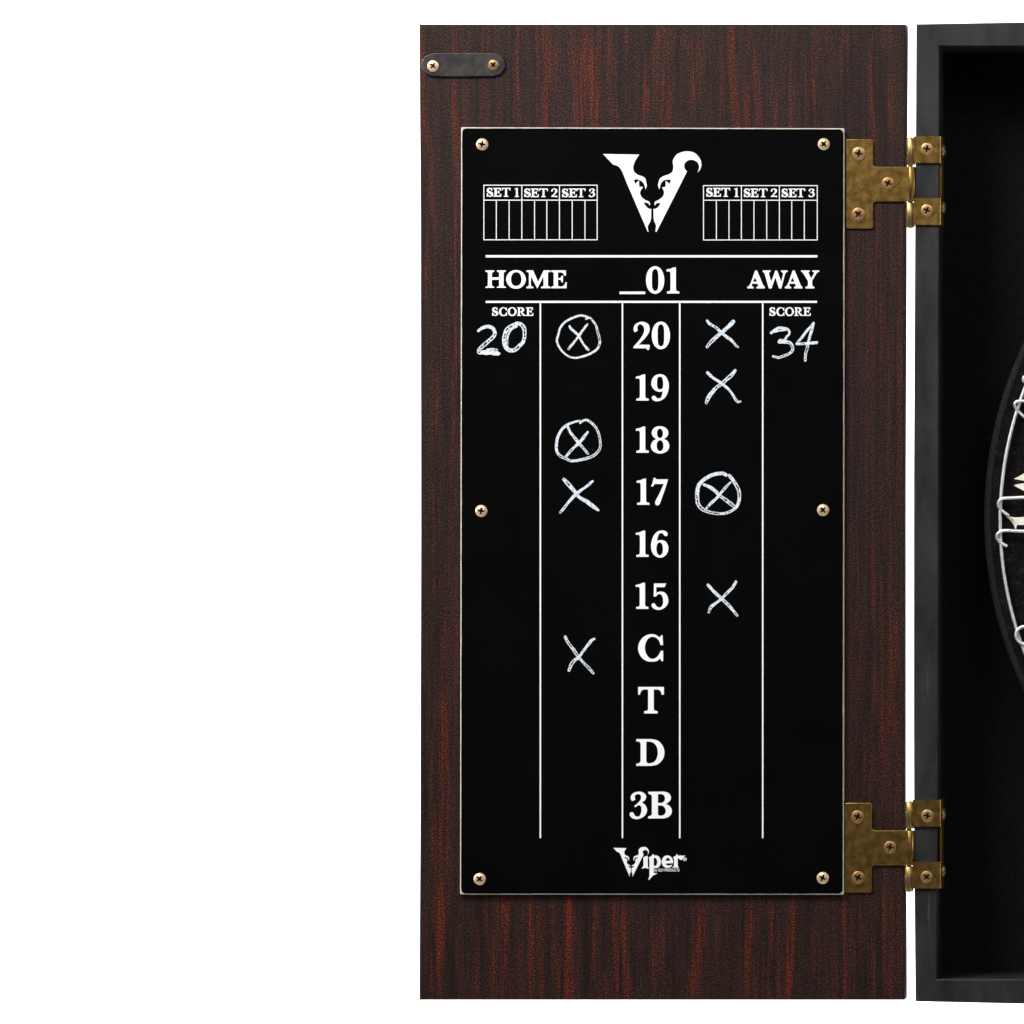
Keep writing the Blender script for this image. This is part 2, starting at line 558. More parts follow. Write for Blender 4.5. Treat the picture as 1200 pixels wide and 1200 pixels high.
# observed red figure: polyline of (u, v), half-width px, strength
FIG = [
    ([(535, 28), (534, 75)], 4, .75), ([(533, 85), (534, 160)], 4.5, .65), ([(534, 160), (532, 300), (533, 380), (530, 470), (528, 560)], 3, .5),
    ([(496, 30), (497, 130), (504, 180), (505, 265)], 4, .5), ([(499, 260), (498, 330)], 3.5, .5), ([(509, 430), (511, 520)], 3, .4),
    ([(570, 32), (571, 62)], 6, .45), ([(568, 92), (568, 150)], 4, .45), ([(582, 40), (584, 150)], 3, .3),
    ([(606, 32), (605, 90), (607, 150)], 3, .75), ([(629, 32), (630, 80), (628, 130)], 2.2, .7), ([(641, 30), (642, 80), (640, 150)], 4.5, .8),
    ([(652, 60), (650, 100)], 4, .3), ([(672, 40), (671, 150)], 3, .5),
    ([(685, 30), (682, 85), (680, 152)], 4.5, 1.0), ([(697, 50), (693, 90), (699, 152)], 6, .75), ([(708, 32), (703, 80), (690, 100)], 5, .6), ([(703, 100), (701, 150)], 5, .5),
    ([(733, 32), (732, 62)], 4, .5), ([(718, 62), (719, 82)], 6, .35), ([(720, 125), (721, 146)], 6, .4),
    ([(778, 28), (762, 75), (757, 110), (748, 152)], 7, .65), ([(788, 35), (782, 70)], 5, .5), ([(770, 90), (752, 150)], 6, .4), ([(779, 95), (780, 150)], 9, .55),
    ([(787, 36), (800, 50), (812, 60)], 5, .55), ([(814, 52), (818, 75), (815, 118)], 6, .65),
    ([(856, 30), (858, 80), (864, 152)], 5.5, .7), ([(878, 36), (884, 80), (890, 150)], 4, .5), ([(874, 95), (876, 150)], 4, .5), ([(846, 60), (848, 145)], 4, .35),
    ([(955, 28), (956, 75), (953, 110), (955, 152)], 2.8, .75), ([(946, 70), (945, 105), (948, 150)], 4, .4), ([(925, 35), (922, 100), (925, 150)], 3, .3), ([(910, 105), (909, 150)], 4, .35),
    ([(985, 40), (986, 90)], 3, .35), ([(994, 34), (993, 60)], 3, .45), ([(1019, 30), (1021, 95), (1024, 152), (1024, 200)], 2.2, .8), ([(1043, 90), (1044, 150)], 6, .35), ([(1034, 30), (1033, 50)], 3, .4),
    ([(507, 560), (509, 700)], 3, .3), ([(527, 600), (520, 720), (519, 840)], 3, .45), ([(519, 820), (521, 950), (519, 1050)], 4.5, .8), ([(511, 960), (513, 1060)], 5, .7), ([(506, 820), (508, 1010)], 2.2, .45),
    ([(518, 1030), (516, 1090), (512, 1125), (509, 1160)], 6, .9), ([(510, 1040), (511, 1100)], 3, .6), ([(526, 1040), (522, 1080)], 3, .5), ([(534, 1060), (534, 1130)], 2, .3),
    ([(560, 1090), (560, 1168)], 2, .6), ([(571, 1055), (573, 1168)], 3, .4), ([(578, 1095), (579, 1168)], 2.4, .5),
    ([(588, 1052), (593, 1085)], 6, .85), ([(597, 1048), (594, 1100), (590, 1168)], 3.5, .8), ([(584, 1075), (586, 1120)], 2.4, .5), ([(599, 1140), (599, 1168)], 2.5, .5),
    ([(623, 1046), (623, 1110), (623, 1170)], 2.8, .9), ([(634, 1060), (634, 1160)], 3.5, .45), ([(611, 1110), (611, 1168)], 2, .4),
    ([(668, 1048), (666, 1110), (666, 1170)], 6.5, .95), ([(658, 1100), (655, 1168)], 2.5, .45), ([(650, 1050), (652, 1165)], 2, .35),
    ([(696, 1055), (695, 1100), (697, 1150)], 2.8, .65), ([(718, 1047), (721, 1095), (726, 1170)], 2.8, .95), ([(728, 1055), (732, 1110), (736, 1170)], 4, .75),
    ([(709, 1142), (711, 1170)], 4, .6), ([(770, 1085), (772, 1130)], 8, .35), ([(782, 1140), (783, 1168)], 4, .3),
    ([(826, 1048), (820, 1100), (815, 1140), (811, 1171)], 5.5, .9), ([(848, 1055), (843, 1100), (841, 1168)], 3, .5), ([(779, 1080), (777, 1110)], 4, .35),
    ([(879, 1048), (879, 1100), (877, 1171)], 4.8, .95), ([(904, 1060), (905, 1110)], 4.5, .6), ([(916, 1090), (914, 1168)], 3, .5), ([(901, 1120), (901, 1168)], 2.5, .4),
    ([(931, 1048), (927, 1090), (926, 1130), (924, 1171)], 4.5, .95), ([(955, 1090), (956, 1150)], 3, .4), ([(991, 1046), (991, 1171)], 2.8, .75), ([(978, 1120), (978, 1168)], 2, .4),
    ([(1010, 1060), (1011, 1160)], 2, .35), ([(1024, 1110), (1024, 1166)], 1.8, .6), ([(1037, 1050), (1038, 1165)], 2.4, .45), ([(1046, 1050), (1044, 1168)], 2.8, .55), ([(1055, 1050), (1056, 1130)], 2.5, .45),
    ([(1030, 240), (1029, 330)], 4, .5), ([(1027, 320), (1028, 380)], 5, .4), ([(1035, 340), (1036, 420)], 3, .35), ([(1027, 390), (1026, 470)], 2, .6), ([(994, 300), (995, 370)], 2.5, .35), ([(1056, 250), (1057, 600)], 2, .3),
    ([(1034, 580), (1035, 640)], 1.6, .7), ([(1035, 680), (1036, 730)], 2, .5), ([(1025, 610), (1025, 760), (1024, 920)], 1.8, .55), ([(1045, 600), (1045, 760), (1044, 940)], 1.8, .5),
    ([(1010, 740), (1011, 800)], 1.8, .45), ([(1052, 730), (1049, 860)], 4, .5), ([(1038, 720), (1036, 930)], 2.2, .45), ([(1006, 680), (1006, 800)], 1.6, .3), ([(1014, 860), (1015, 940)], 1.8, .4),
]


def fig_at(u, v):
    tot = 0.0
    for pl, hw, st in FIG:
        if v < pl[0][1] - 16 or v > pl[-1][1] + 16: continue
        vv = min(max(v, pl[0][1]), pl[-1][1])
        for (ua, va), (ub, vb) in zip(pl, pl[1:]):
            if va <= vv <= vb:
                uu = ua + (ub - ua) * (vv - va) / max(vb - va, 1e-6)
                break
        d = abs(u - uu - 1.6 * noise.noise((uu * .21, v * .022, 3.1)))
        if d > hw * 2.2: continue
        e = min(1, max(0, (v - pl[0][1] + 16) / 26)) * min(1, max(0, (pl[-1][1] + 16 - v) / 26))
        x = d / hw
        tot = max(tot, st * e * math.exp(-(x ** 3) * 0.8))
    return tot


# the board has warped a little: both long edges are slightly hollow
BOW_L = lambda v: bow([(28, -.6), (300, .9), (600, 1.2), (900, .6), (1172, -.5)], v)
BOW_R = lambda v: bow([(28, .9), (265, -.6), (600, -1.7), (900, -1.7), (1172, -.5)], v)
DU0, DU1, DV0, DV1 = 491.9, 1060.6, 28.4, 1171.8
CH = 1.3
NU, NV = 284, 190
bm = bmesh.new()
lay = bm.verts.layers.float.new('figure')
grid = []
for j in range(NV + 1):
    v = DV0 + CH + (DV1 - DV0 - 2 * CH) * j / NV
    row = []
    for i in range(NU + 1):
        u = DU0 + CH + (DU1 - DU0 - 2 * CH) * i / NU
        t_ = (u - DU0) / (DU1 - DU0)
        q = bm.verts.new(P(u + BOW_L(v) * (1 - t_) + BOW_R(v) * t_, v, 0))
        q[lay] = fig_at(u, v)
        row.append(q)
    grid.append(row)
for j in range(NV):
    for i in range(NU):
        bm.faces.new((grid[j][i], grid[j + 1][i], grid[j + 1][i + 1], grid[j][i + 1]))
ring = grid[0][:-1] + [grid[j][-1] for j in range(NV)] + grid[-1][:0:-1] + [grid[j][0] for j in range(NV, 0, -1)]
cx_, cz_ = (P(DU0, 0).x + P(DU1, 0).x) / 2, (P(0, DV0).z + P(0, DV1).z) / 2
hx, hz = abs(P(DU1, 0).x - P(DU0, 0).x) / 2, abs(P(0, DV1).z - P(0, DV0).z) / 2


def shell(offset, y):
    out = []
    for q in ring:
        x, z = q.co.x - cx_, q.co.z - cz_
        nx = (hx - CH * K + offset) / (hx - CH * K) * x
        nz = (hz - CH * K + offset) / (hz - CH * K) * z
        w = bm.verts.new((cx_ + nx, y, cz_ + nz)); w[lay] = q[lay]
        out.append(w)
    return out


lev = [ring] + [shell(CH * K * math.sin(a_), CH * K * (1 - math.cos(a_))) for a_ in (0.5, 1.0, math.pi / 2)] + [shell(CH * K, DT)]
for A, B in zip(lev, lev[1:]):
    for i in range(len(A)):
        j = (i + 1) % len(A)
        bm.faces.new((A[i], B[i], B[j], A[j]))
bm.faces.new(lev[-1][::-1])
door_me = bm_mesh(bm)
door = link('door', door_me, M['wood'], cabinet)
door_me.materials.append(M['wood_edge'])
for p in door_me.polygons:
    if p.normal.y > -0.6: p.material_index = 1
tag(door, 'dark brown door with red wood grain, swung open flat')

# ------------------------------------------------------------------ screws: dome head with a real cross recess
def screw_mesh(R, dome, depth, arm=0.58, wid=0.19, sharp=1.0):
    bm = bmesh.new()
    na, nr = 112, 30
    rings = []
    c0 = None

    def h(x, y):
        r = math.hypot(x, y) / R
        base = dome * math.sqrt(max(0.0, 1 - (r * 0.985) ** 2)) * 0.8 + dome * 0.2
        ax, ay = abs(x) / R, abs(y) / R
        if ax < ay: ax, ay = ay, ax
        w = wid * (1 - 0.35 * ax / arm)
        if ax < arm and ay < w:
            e = min((arm - ax) / 0.07, (w - ay) / 0.035, 1.0)
            base -= depth * max(0.0, e) * (1 - 0.45 * ax / arm)
        elif ax < 0.24 and ay < 0.24 and ax + ay < 0.36:
            base -= depth * 0.8 * min(1.0, (0.36 - ax - ay) / 0.08)
        return base
    c0 = bm.verts.new((0, 0, h(0, 0)))
    for i in range(1, nr + 1):
        r = R * (i / nr) ** 0.85
        rings.append([bm.verts.new((r * math.cos(2 * math.pi * k / na), r * math.sin(2 * math.pi * k / na),
                                    h(r * math.cos(2 * math.pi * k / na), r * math.sin(2 * math.pi * k / na)))) for k in range(na)])
    rings.append([bm.verts.new((R * math.cos(2 * math.pi * k / na), R * math.sin(2 * math.pi * k / na), -0.0008)) for k in range(na)])
    for k in range(na):
        bm.faces.new((c0, rings[0][k], rings[0][(k + 1) % na]))
    for A, B in zip(rings, rings[1:]):
        for k in range(na):
            j = (k + 1) % na
            bm.faces.new((A[k], B[k], B[j], A[j]))
    me = bm_mesh(bm)
    for p in me.polygons:
        p.use_smooth = True
        x, y, z = p.center
        r_ = math.hypot(x, y) / R
        full = dome * math.sqrt(max(0.0, 1 - (r_ * 0.985) ** 2)) * 0.8 + dome * 0.2
        p.material_index = 1 if (r_ < 0.7 and z < full - depth * 0.18) else 0  # faces down in the cross get the painted shade colour
    return me


SCREW = {}


def screw(u, v, y, parent, rpx, mat, deg, dome=0.0016, depth=0.0055, normal='front'):
    key = (round(rpx, 1), mat, dome)
    if key not in SCREW:
        me = screw_mesh(rpx * K, dome, depth)
        me.name = 'screw'
        me.materials.append(M[mat])
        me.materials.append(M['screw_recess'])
        SCREW[key] = me
    o = bpy.data.objects.new('screw', SCREW[key])
    COL.objects.link(o)
    w = P(u, v, y)
    WLOC[o] = w
    o.parent = parent
    o.location = w - WLOC[parent]
    if normal == 'front':
        o.rotation_euler = (math.pi / 2, math.radians(deg), 0)
        o.rotation_euler = (Matrix.Rotation(math.radians(deg), 4, 'Y') @ Matrix.Rotation(math.pi / 2, 4, 'X')).to_euler()
    else:
        o.rotation_euler = (0, math.pi / 2, 0)
    return o


# ------------------------------------------------------------------ catch plate on the door
cp = outline('507.6,62.2 578.2,62.3* 588.0,66.3* 591.9,75.9* 588.0,85.4* 578.2,89.5 507.6,89.4* 498.0,85.4* 494.0,75.8* 498.0,66.2*', 6)
plate = link('catch_plate', filled([cp, circ(507.6, 77.4, 5.2), circ(578.3, 76.3, 5.0)], -0.0016, 0.0016, 0.00042), M['gunmetal'], cabinet)
tag(plate, 'dark grey round-ended metal strip near the door top')
screw(507.6, 77.4, -0.0016, plate, 6.7, 'screw_pale', 38, 0.0010, 0.0023)
screw(578.3, 76.3, -0.0016, plate, 6.4, 'screw_copper', 42, 0.0009, 0.0023)


# ------------------------------------------------------------------ hinges
def cyl_z(u, v0, v1, r, y, n=28):
    bm = bmesh.new()
    c = P(u, 0, y)
    z0, z1 = P(0, v1, y).z, P(0, v0, y).z
    bl = r * 0.12
    prof = [(0, z0), (r - bl, z0), (r, z0 + bl), (r, z1 - bl), (r - bl, z1), (0, z1)]
    rings = []
    for rr, z in prof:
        rings.append([bm.verts.new((c.x, y, z))] if rr == 0 else
                     [bm.verts.new((c.x + rr * math.cos(2 * math.pi * i / n), y + rr * math.sin(2 * math.pi * i / n), z)) for i in range(n)])
    for A, B in zip(rings, rings[1:]):
        for i in range(n):
            j = (i + 1) % n
            if len(A) == 1: bm.faces.new((A[0], B[i], B[j]))
            elif len(B) == 1: bm.faces.new((A[i], A[j], B[0]))
            else: bm.faces.new((A[i], A[j], B[j], B[i]))
    me = bm_mesh(bm)
    for p in me.polygons: p.use_smooth = len(p.vertices) == 4
    return me


def hinge(du, dv, tw, angs, label, mids):
    h = tag(empty('hinge', P(1067 + du, 215 + dv, 0), cabinet), label)
    F = -0.0016

    def o(s):
        out = []
        for t in s.split():
            star = '*' if t.endswith('*') else ''
            x, y = t.rstrip('*').split(',')
            out.append('%.2f,%.2f%s' % (float(x) + du, float(y) + dv, star))
        return ' '.join(out)
    T = outline(o('991.2,165.6 992.0,163.6* 994.0,162.9 1020.0,162.9 1022.4,164.0* 1023.2,166.4 1023.2,191.6 1024.3,194.2* 1026.8,195.2 '
                  '1070.6,195.2 1070.6,236.2 1026.8,236.2 1024.3,237.2* 1023.2,239.8 1023.2,264.6 1022.4,267.0* 1020.0,268.0 '
                  '994.0,268.0 992.0,267.3* 991.2,265.2'), 4)
    link('door_leaf', filled([T] + [circ(m_[0], m_[1], m_[3] - 1.6) for m_ in mids[:3]], F, 0.0016, 0.00042), M['brass'], h)
    r = 5.6 * K
    yc = F + r - 0.0001
    link('knuckle', cyl_z(1067.4 + du, 195.4 + dv, 236.0 + dv, r, yc), M['brass'], h)
    link('knuckle', cyl_z(1067.2 + du, 162.2 + dv, 193.2 + dv, r, yc), M['brass_knuckle'], h)
    link('knuckle', cyl_z(1066.4 + du, 237.6 + dv, 266.4 + dv, r, yc), M['brass_knuckle'], h)
    link('pin', cyl_z(1066.9 + du, 160.9 + dv, 267.4 + dv, r * 0.52, yc), M['screw_brass'], h)
    # frame leaf: two tabs on the frame's front joined by a plate on the cabinet's inner wall
    bm = bmesh.new()
    xi = P(IN, 0, 0).x
    t = 0.0014
    for v0, v1 in ((159.6, 191.0), (232.2, 263.6)):
        n_ = 7
        # bent strip: front run, rounded bend, inner run
        x0 = P(1098.6, 0, F).x
        zt, zb = P(0, v0 + dv, F).z, P(0, v1 + dv, F).z
        ro, ri = 0.0020, 0.0007
        outer, inner = [(x0, F)], [(x0, -0.0002)]
        xe = xi + 0.0022
        for i in range(n_ + 1):
            a_ = math.pi / 2 * i / n_
            outer.append((xe - ro + ro * math.sin(a_), F + ro - ro * math.cos(a_)))
            inner.append((xe - ro + ri * math.sin(a_), F + ro - ri * math.cos(a_)))
        outer.append((xe, 0.022)); inner.append((xe - (ro - ri), 0.022))
        loop = outer + inner[::-1]
        A = [bm.verts.new((x, y, zt)) for x, y in loop]
        B = [bm.verts.new((x, y, zb)) for x, y in loop]
        bm.faces.new(A); bm.faces.new(B[::-1])
        for i in range(len(loop)):
            j = (i + 1) % len(loop)
            bm.faces.new((A[i], B[i], B[j], A[j]))
    box(bm, (xi + 0.0009, 0.004, P(0, 191.6 + dv, 0).z), (xi + 0.0021, 0.0218, P(0, 231.6 + dv, 0).z))
    leaf_me = bm_mesh(bm)
    bm = bmesh.new()
    bm.from_mesh(leaf_me)
    for (v0, v1), m_ in zip(((159.6, 191.0), (232.2, 263.6)), mids[3:]):
        tab = filled([[Vector(p) for p in ((1070.5 + du, v0 + dv), (1098.7, v0 + dv), (1098.7, v1 + dv), (1070.5 + du, v1 + dv))], circ(m_[0], m_[1], m_[3] - 1.6)], F, 0.0014, 0.0)
        bm.from_mesh(tab)
    leaf_me = bpy.data.meshes.new('m')
    bm.to_mesh(leaf_me)
    link('frame_leaf', leaf_me, M['brass'], h)
    for (u, v, dd, rr, mt) in mids:
        screw(u, v, F, h, rr, mt, dd, 0.0008, 0.0021)
    ys = 0.012
    for v in (176.5, 243.0):
        s_ = screw(1100, v + dv, ys, h, 7.0, 'screw_brass', 0, 0.0014, 0.0012, normal='side')
        w = Vector((xi + 0.0022, ys, P(0, v + dv, ys).z))
        s_.location = w - WLOC[h]
    return h


hinge(0, 0, 0, None, 'upper brass T hinge', [
    (1006.5, 180.2, 12, 8.0, 'screw_brass'), (1040.9, 215.0, 25, 7.5, 'screw_copper'), (1006.0, 251.2, 40, 8.0, 'screw_copper'),
    (1086.4, 174.6, 12, 7.3, 'screw_brass'), (1086.4, 246.6, 22, 7.3, 'screw_brass')])
hinge(-1.4, 777.8, 0, None, 'lower brass T hinge', [
    (1005.0, 957.4, 25, 7.7, 'screw_copper'), (1043.0, 993.0, 10, 7.5, 'screw_copper'), (1005.6, 1028.6, 30, 7.7, 'screw_copper'),
    (1086.8, 956.2, 12, 7.4, 'screw_brass'), (1086.0, 1028.0, 44, 7.3, 'screw_copper')])

# ------------------------------------------------------------------ the scoreboard
BT = 0.0032
board = tag(empty('scoreboard', P(764, 1048, -0.001)),
            'black cricket scoreboard with white print and handwritten marks, screwed to the open wood door', 'scoreboard')
YB = -BT
edge_lp = rrect(0, 0, 1, 1, 0.001)
q = [(540.3, 149.0), (989.6, 150.2), (988.8, 1048.6), (539.0, 1048.4)]


def quad_round(q, r, inset, seg=5, jit=0.0, step=9.0):
    out = []
    n_ = len(q)
    c = Vector((sum(p[0] for p in q) / n_, sum(p[1] for p in q) / n_))
    pts = []
    for p in q:
        p = Vector(p)
        pts.append(Vector((p.x + (inset if p.x < c.x else -inset), p.y + (inset if p.y < c.y else -inset))))
    for i in range(n_):
        p, a, b = pts[i], pts[i - 1], pts[(i + 1) % n_]
        da, db = (a - p).normalized(), (b - p).normalized()
        A, B = p + da * r, p + db * r
        for k in range(seg + 1):
            t = k / seg
            out.append((1 - t) ** 2 * A + 2 * t * (1 - t) * p + t * t * B)
        if jit:
            e = pts[(i + 1) % n_] - db * r if False else b + (p - b).normalized() * r
            L = (e - B).length
            m = int(L / step)
            nrm = Vector((-db.y, db.x))
            for k in range(1, m):
                w = B + db * (L * k / m)
                out.append(w + nrm * jit * (noise.noise((w.x * .05, w.y * .05, 1.7)) + 0.8 * noise.noise((w.x * .19, w.y * .19, 5.2))))
    return out


link('backing', filled([quad_round(q, 2.0, 0.0)], YB + 0.0001, BT - 0.0001, 0.00062), M['board_edge'], board)
tag(board.children[0], 'pale raw edge showing round the black face')
face = link('writing_face', filled([quad_round(q, 6.0, 1.3, 6, 0.26)], YB, 0.0006, 0.0), M['board'], board)
for (u, v, dd) in ((565.2, 169.2, 8), (965.5, 169.0, 44), (564.2, 598.8, 6), (964.6, 597.8, 45), (562.3, 1030.0, 42), (964.3, 1028.8, 24)):
    screw(u, v, YB, board, 7.1, 'screw_pale', dd, 0.0019, 0.0050)

# ---- printed lettering: every glyph is an outline in the pixels of an enlarged view: (scale, origin)
def sh(spec, dx, dy=0):
    return ' '.join('%g,%g%s' % (float(t.rstrip('*').split(',')[0]) + dx, float(t.rstrip('*').split(',')[1]) + dy, '*' if t.endswith('*') else '') for t in spec.split())


ONE = '205,212 240,200* 300,190* 345,168* 375,155 422,155 422,680 445,712* 480,720* 502,722 502,768 215,768 215,722 260,718* 285,705* 297,680 297,300* 285,262* 255,250* 215,252* 200,235*'
G = {
    '1': (20, 735, 431, [ONE]),
    '2': (20, 735, 370, ['160,365 185,382* 210,368* 245,350 238,310* 237,270* 258,225* 305,200* 360,225* 395,280* 402,335* 380,420* 330,510* 260,600* 150,725 150,762 455,762 462,790* 490,803* 515,785* 520,760* 528,682 260,678 330,615* 420,520* 490,425* 522,350* 522,270* 500,210* 440,165* 345,140* 250,165* 185,210* 155,270* 150,320*']),
    '0': (20, 735, 370, ['790,138* 900,180* 970,290* 1003,455* 975,630* 900,740* 790,785* 680,740* 605,630* 577,460* 605,290* 680,180*',
                         '790,200* 840,228* 862,300* 868,455* 862,620* 840,690* 790,718* 740,690* 718,620* 712,455* 718,300* 740,228*']),
    '9': (20, 735, 431, ['770,150* 880,185* 950,290* 975,420* 955,560* 890,690* 800,760* 700,785* 620,765* 580,715* 580,680* 615,655* 660,670* 690,705* 735,722* 785,700* 815,640* 832,545 800,557* 740,562* 650,525* 590,460* 565,370* 590,260* 660,180*',
                         '768,205* 815,225* 835,280* 845,360* 840,440* 815,490* 765,508* 720,485* 700,430* 697,350* 703,270* 720,225*']),
    '8': (20, 735, 493, ['770,130* 870,150* 940,210* 965,295* 930,375* 858,428 930,465* 975,530* 985,600* 955,690* 880,745* 770,770* 660,745* 585,690* 555,600* 575,520* 620,465* 688,430 612,380* 578,310* 582,250* 620,180* 690,140*',
                         '770,185* 815,215* 838,290* 825,365* 770,408* 715,370* 698,300* 715,215*', '770,455* 825,490* 850,585* 830,675* 770,715* 712,680* 690,590* 705,505*']),
    '7': (20, 735, 554, ['640,118* 665,130* 685,155 955,155 935,230* 880,400* 810,600* 770,710* 740,755* 705,765* 670,745* 655,705* 675,640* 740,520* 800,390* 860,262 650,262 630,280* 612,320 560,320 590,250* 620,130*']),
    '6': (20, 735, 615, ['830,132* 900,150* 945,200* 940,250* 900,265* 865,245* 835,205* 790,193* 745,220* 715,290* 700,380 740,365* 800,358* 890,385* 950,470* 965,560* 935,670* 860,745* 765,770* 670,740* 590,650* 558,520* 575,370* 630,240* 720,155*',
                         '762,412* 810,440* 830,500* 838,570* 820,670* 765,715* 710,680* 688,610* 685,540* 705,450*']),
    '5': (20, 735, 676, ['628,155 915,155 875,240 682,240 680,385 710,362* 790,345* 870,365* 935,440* 965,550* 945,640* 880,720* 800,765* 730,775* 640,755* 585,705* 570,670* 585,630* 620,618* 655,640* 690,690* 750,718* 800,700* 835,640* 842,560* 825,460* 790,415* 750,400* 710,420* 675,460 620,462']),
    'C': (20, 735, 738, ['775,170 800,128 828,128 840,358 782,360 745,260* 680,190* 590,165* 500,200* 440,290* 415,420* 435,540* 490,630* 540,672* 590,682* 660,665* 730,600* 790,492 842,492 842,735 805,735 770,675 700,730* 570,748* 450,728* 340,650* 275,540* 255,430* 280,310* 350,200* 450,130* 570,102* 680,125* 745,168*']),
    'T': (20, 735, 798, ['255,140 860,140 860,322 805,322 795,270* 765,220* 715,200 622,200 622,670 650,695* 690,705* 715,720 715,762 398,762 398,712 440,700* 475,690* 490,660 490,200 375,200 335,230* 310,280* 300,322 258,322']),
    'D': (20, 735, 860, ['215,122 560,122 680,145* 780,210* 850,320* 872,440* 850,560* 780,660* 690,725* 570,750 215,750 215,698 260,692* 300,665* 315,630 315,240 300,200* 275,182* 215,180',
                         '448,182 540,182 620,215* 690,300* 718,435* 700,550* 650,640* 590,675* 520,692* 470,680* 445,640']),
    '3': (20, 735, 920, ['120,370* 95,350* 78,300* 95,240* 150,185* 220,160* 310,155* 390,185* 440,245* 440,300* 410,360* 340,410 410,455* 450,520* 465,580* 450,660* 395,730* 320,775* 220,800* 120,775* 65,715* 58,680* 75,645* 110,635* 145,655* 175,710* 230,740* 290,720* 322,660* 335,580* 320,500* 280,472* 240,485* 190,522 165,492 240,430* 310,350* 325,290* 315,245* 280,215* 230,215* 185,245* 175,285* 195,335 150,365*']),
    'B': (20, 735, 920, ['490,158 850,152 940,175* 1000,220* 1025,290* 1000,370* 900,448 980,480* 1035,550* 1048,615* 1025,690* 960,750* 860,782 490,782 490,740 540,718* 565,705* 578,680 578,260 565,230* 535,218* 510,215 490,180',
                         '720,210 810,212 860,240* 885,310* 865,380* 810,418 720,418', '720,480 810,480 870,515* 905,600* 880,680* 820,718 770,718 735,705* 720,685']),
    'H': (23.077, 565, 310, ['90,158 328,158 328,190 300,205* 268,215 262,345 460,345 460,215 435,205* 400,190 400,158 640,158 640,190 600,205* 580,215 580,575 610,588* 642,608 642,628 395,628 395,608 440,590* 460,570 460,410 262,410 262,570 290,585* 328,608 328,628 90,628 90,605 130,590* 155,570 158,215 125,205* 90,190']),
    'O': (23.077, 565, 310, ['917,150* 1040,175* 1130,260* 1182,400* 1140,530* 1040,625* 917,652* 790,625* 695,530* 650,400* 690,270* 790,178*', '917,205* 1000,230* 1045,300* 1065,400* 1045,500* 990,562* 917,580* 840,560* 795,490* 780,400* 795,300* 845,230*']),
    'M': (23.077, 613, 310, ['90,158 270,158 405,470 560,158 738,158 738,200 700,205* 670,225 670,570 700,590* 738,605 738,640 485,640 485,605 530,590* 555,570 550,320 385,645 210,315 205,570 235,590* 275,605 275,640 90,640 90,605 130,590* 158,570 158,225 130,205* 90,195']),
    'E': (23.077, 613, 310, ['762,158 1155,158 1155,298 1112,300 1090,245* 1040,215* 940,212 940,365 1000,365* 1025,340* 1045,300 1080,305 1075,475 1045,485 1020,425* 990,410* 940,410 940,580 1040,595* 1100,565* 1130,530* 1145,480 1180,480 1175,640 762,640 762,605 800,590* 828,570 828,225 800,205* 762,195']),
    'A': (23.077, 872, 310, ['300,160 348,160 520,570 540,590* 560,605 560,645 335,645 335,605 370,595* 385,578 360,515 215,515 203,570 225,592* 255,605 255,645 88,645 88,605 130,580* 180,500', '290,345 350,465 240,465']),
    'W': (23.077, 872, 310, ['505,160 715,160 715,195 685,205* 668,228* 730,468 800,290 840,165 895,165 1005,475 1058,235 1040,215* 1000,195 1000,160 1175,160 1175,195 1130,215* 1100,280 1005,645 945,645 845,345 740,645 668,645 560,255 535,218* 505,195']),
    'Y': (23.077, 912, 310, ['620,160 850,160 850,195 810,212 890,378 972,235 960,205* 920,195 920,160 1110,160 1108,190 1060,215* 1030,250 915,435 918,570 940,590* 978,605 975,645 738,645 738,605 780,590* 805,570 805,445 680,240 655,210* 620,195']),
    'S': (24, 655, 212, ['238,215 248,290 225,290 208,258* 175,240* 150,252* 152,282* 200,312* 252,345* 268,388* 250,435* 180,462* 130,445* 112,458 93,458 92,368 118,368 135,410* 180,436* 208,425* 205,398* 150,362* 102,325* 92,280* 110,235* 160,210* 212,224*']),
    'R': (20, 896, 350, ['700,200 805,200 850,212* 878,255* 855,295* 822,312 900,385 920,400 848,400 790,315 768,315 768,375 785,384* 802,388 802,400 700,400 700,388 715,384* 724,375 724,222 715,214* 700,210', '768,222 798,224 822,255* 800,296 768,296']),
}


def glyph(ch, box_=None, shift=(0, 0), sub=6):
    """loops of a glyph in photograph pixels; box_=(u0,v0,u1,v1) fits it to a measured box"""
    s, ox, oy, specs = G[ch]
    loops = [[Vector((ox + p.x / s, oy + p.y / s)) for p in outline(sp_, sub)] for sp_ in specs]
    if box_:
        us = [p.x for lp in loops for p in lp]; vs_ = [p.y for lp in loops for p in lp]
        a0, a1, b0, b1 = min(us), max(us), min(vs_), max(vs_)
        u0, v0, u1, v1 = box_
        loops = [[Vector((u0 + (p.x - a0) / (a1 - a0) * (u1 - u0), v0 + (p.y - b0) / (b1 - b0) * (v1 - v0))) for p in lp] for lp in loops]
    else:
        loops = [[p + Vector(shift) for p in lp] for lp in loops]
    return loops


YP = YB - 0.00012          # front of the ink film


def ink(name, loops, label=None, mat='print', y=YP, thick=0.00012):
    o = link(name, filled(loops, y, thick), M[mat], board)
    if label: o['label'] = label
    return o


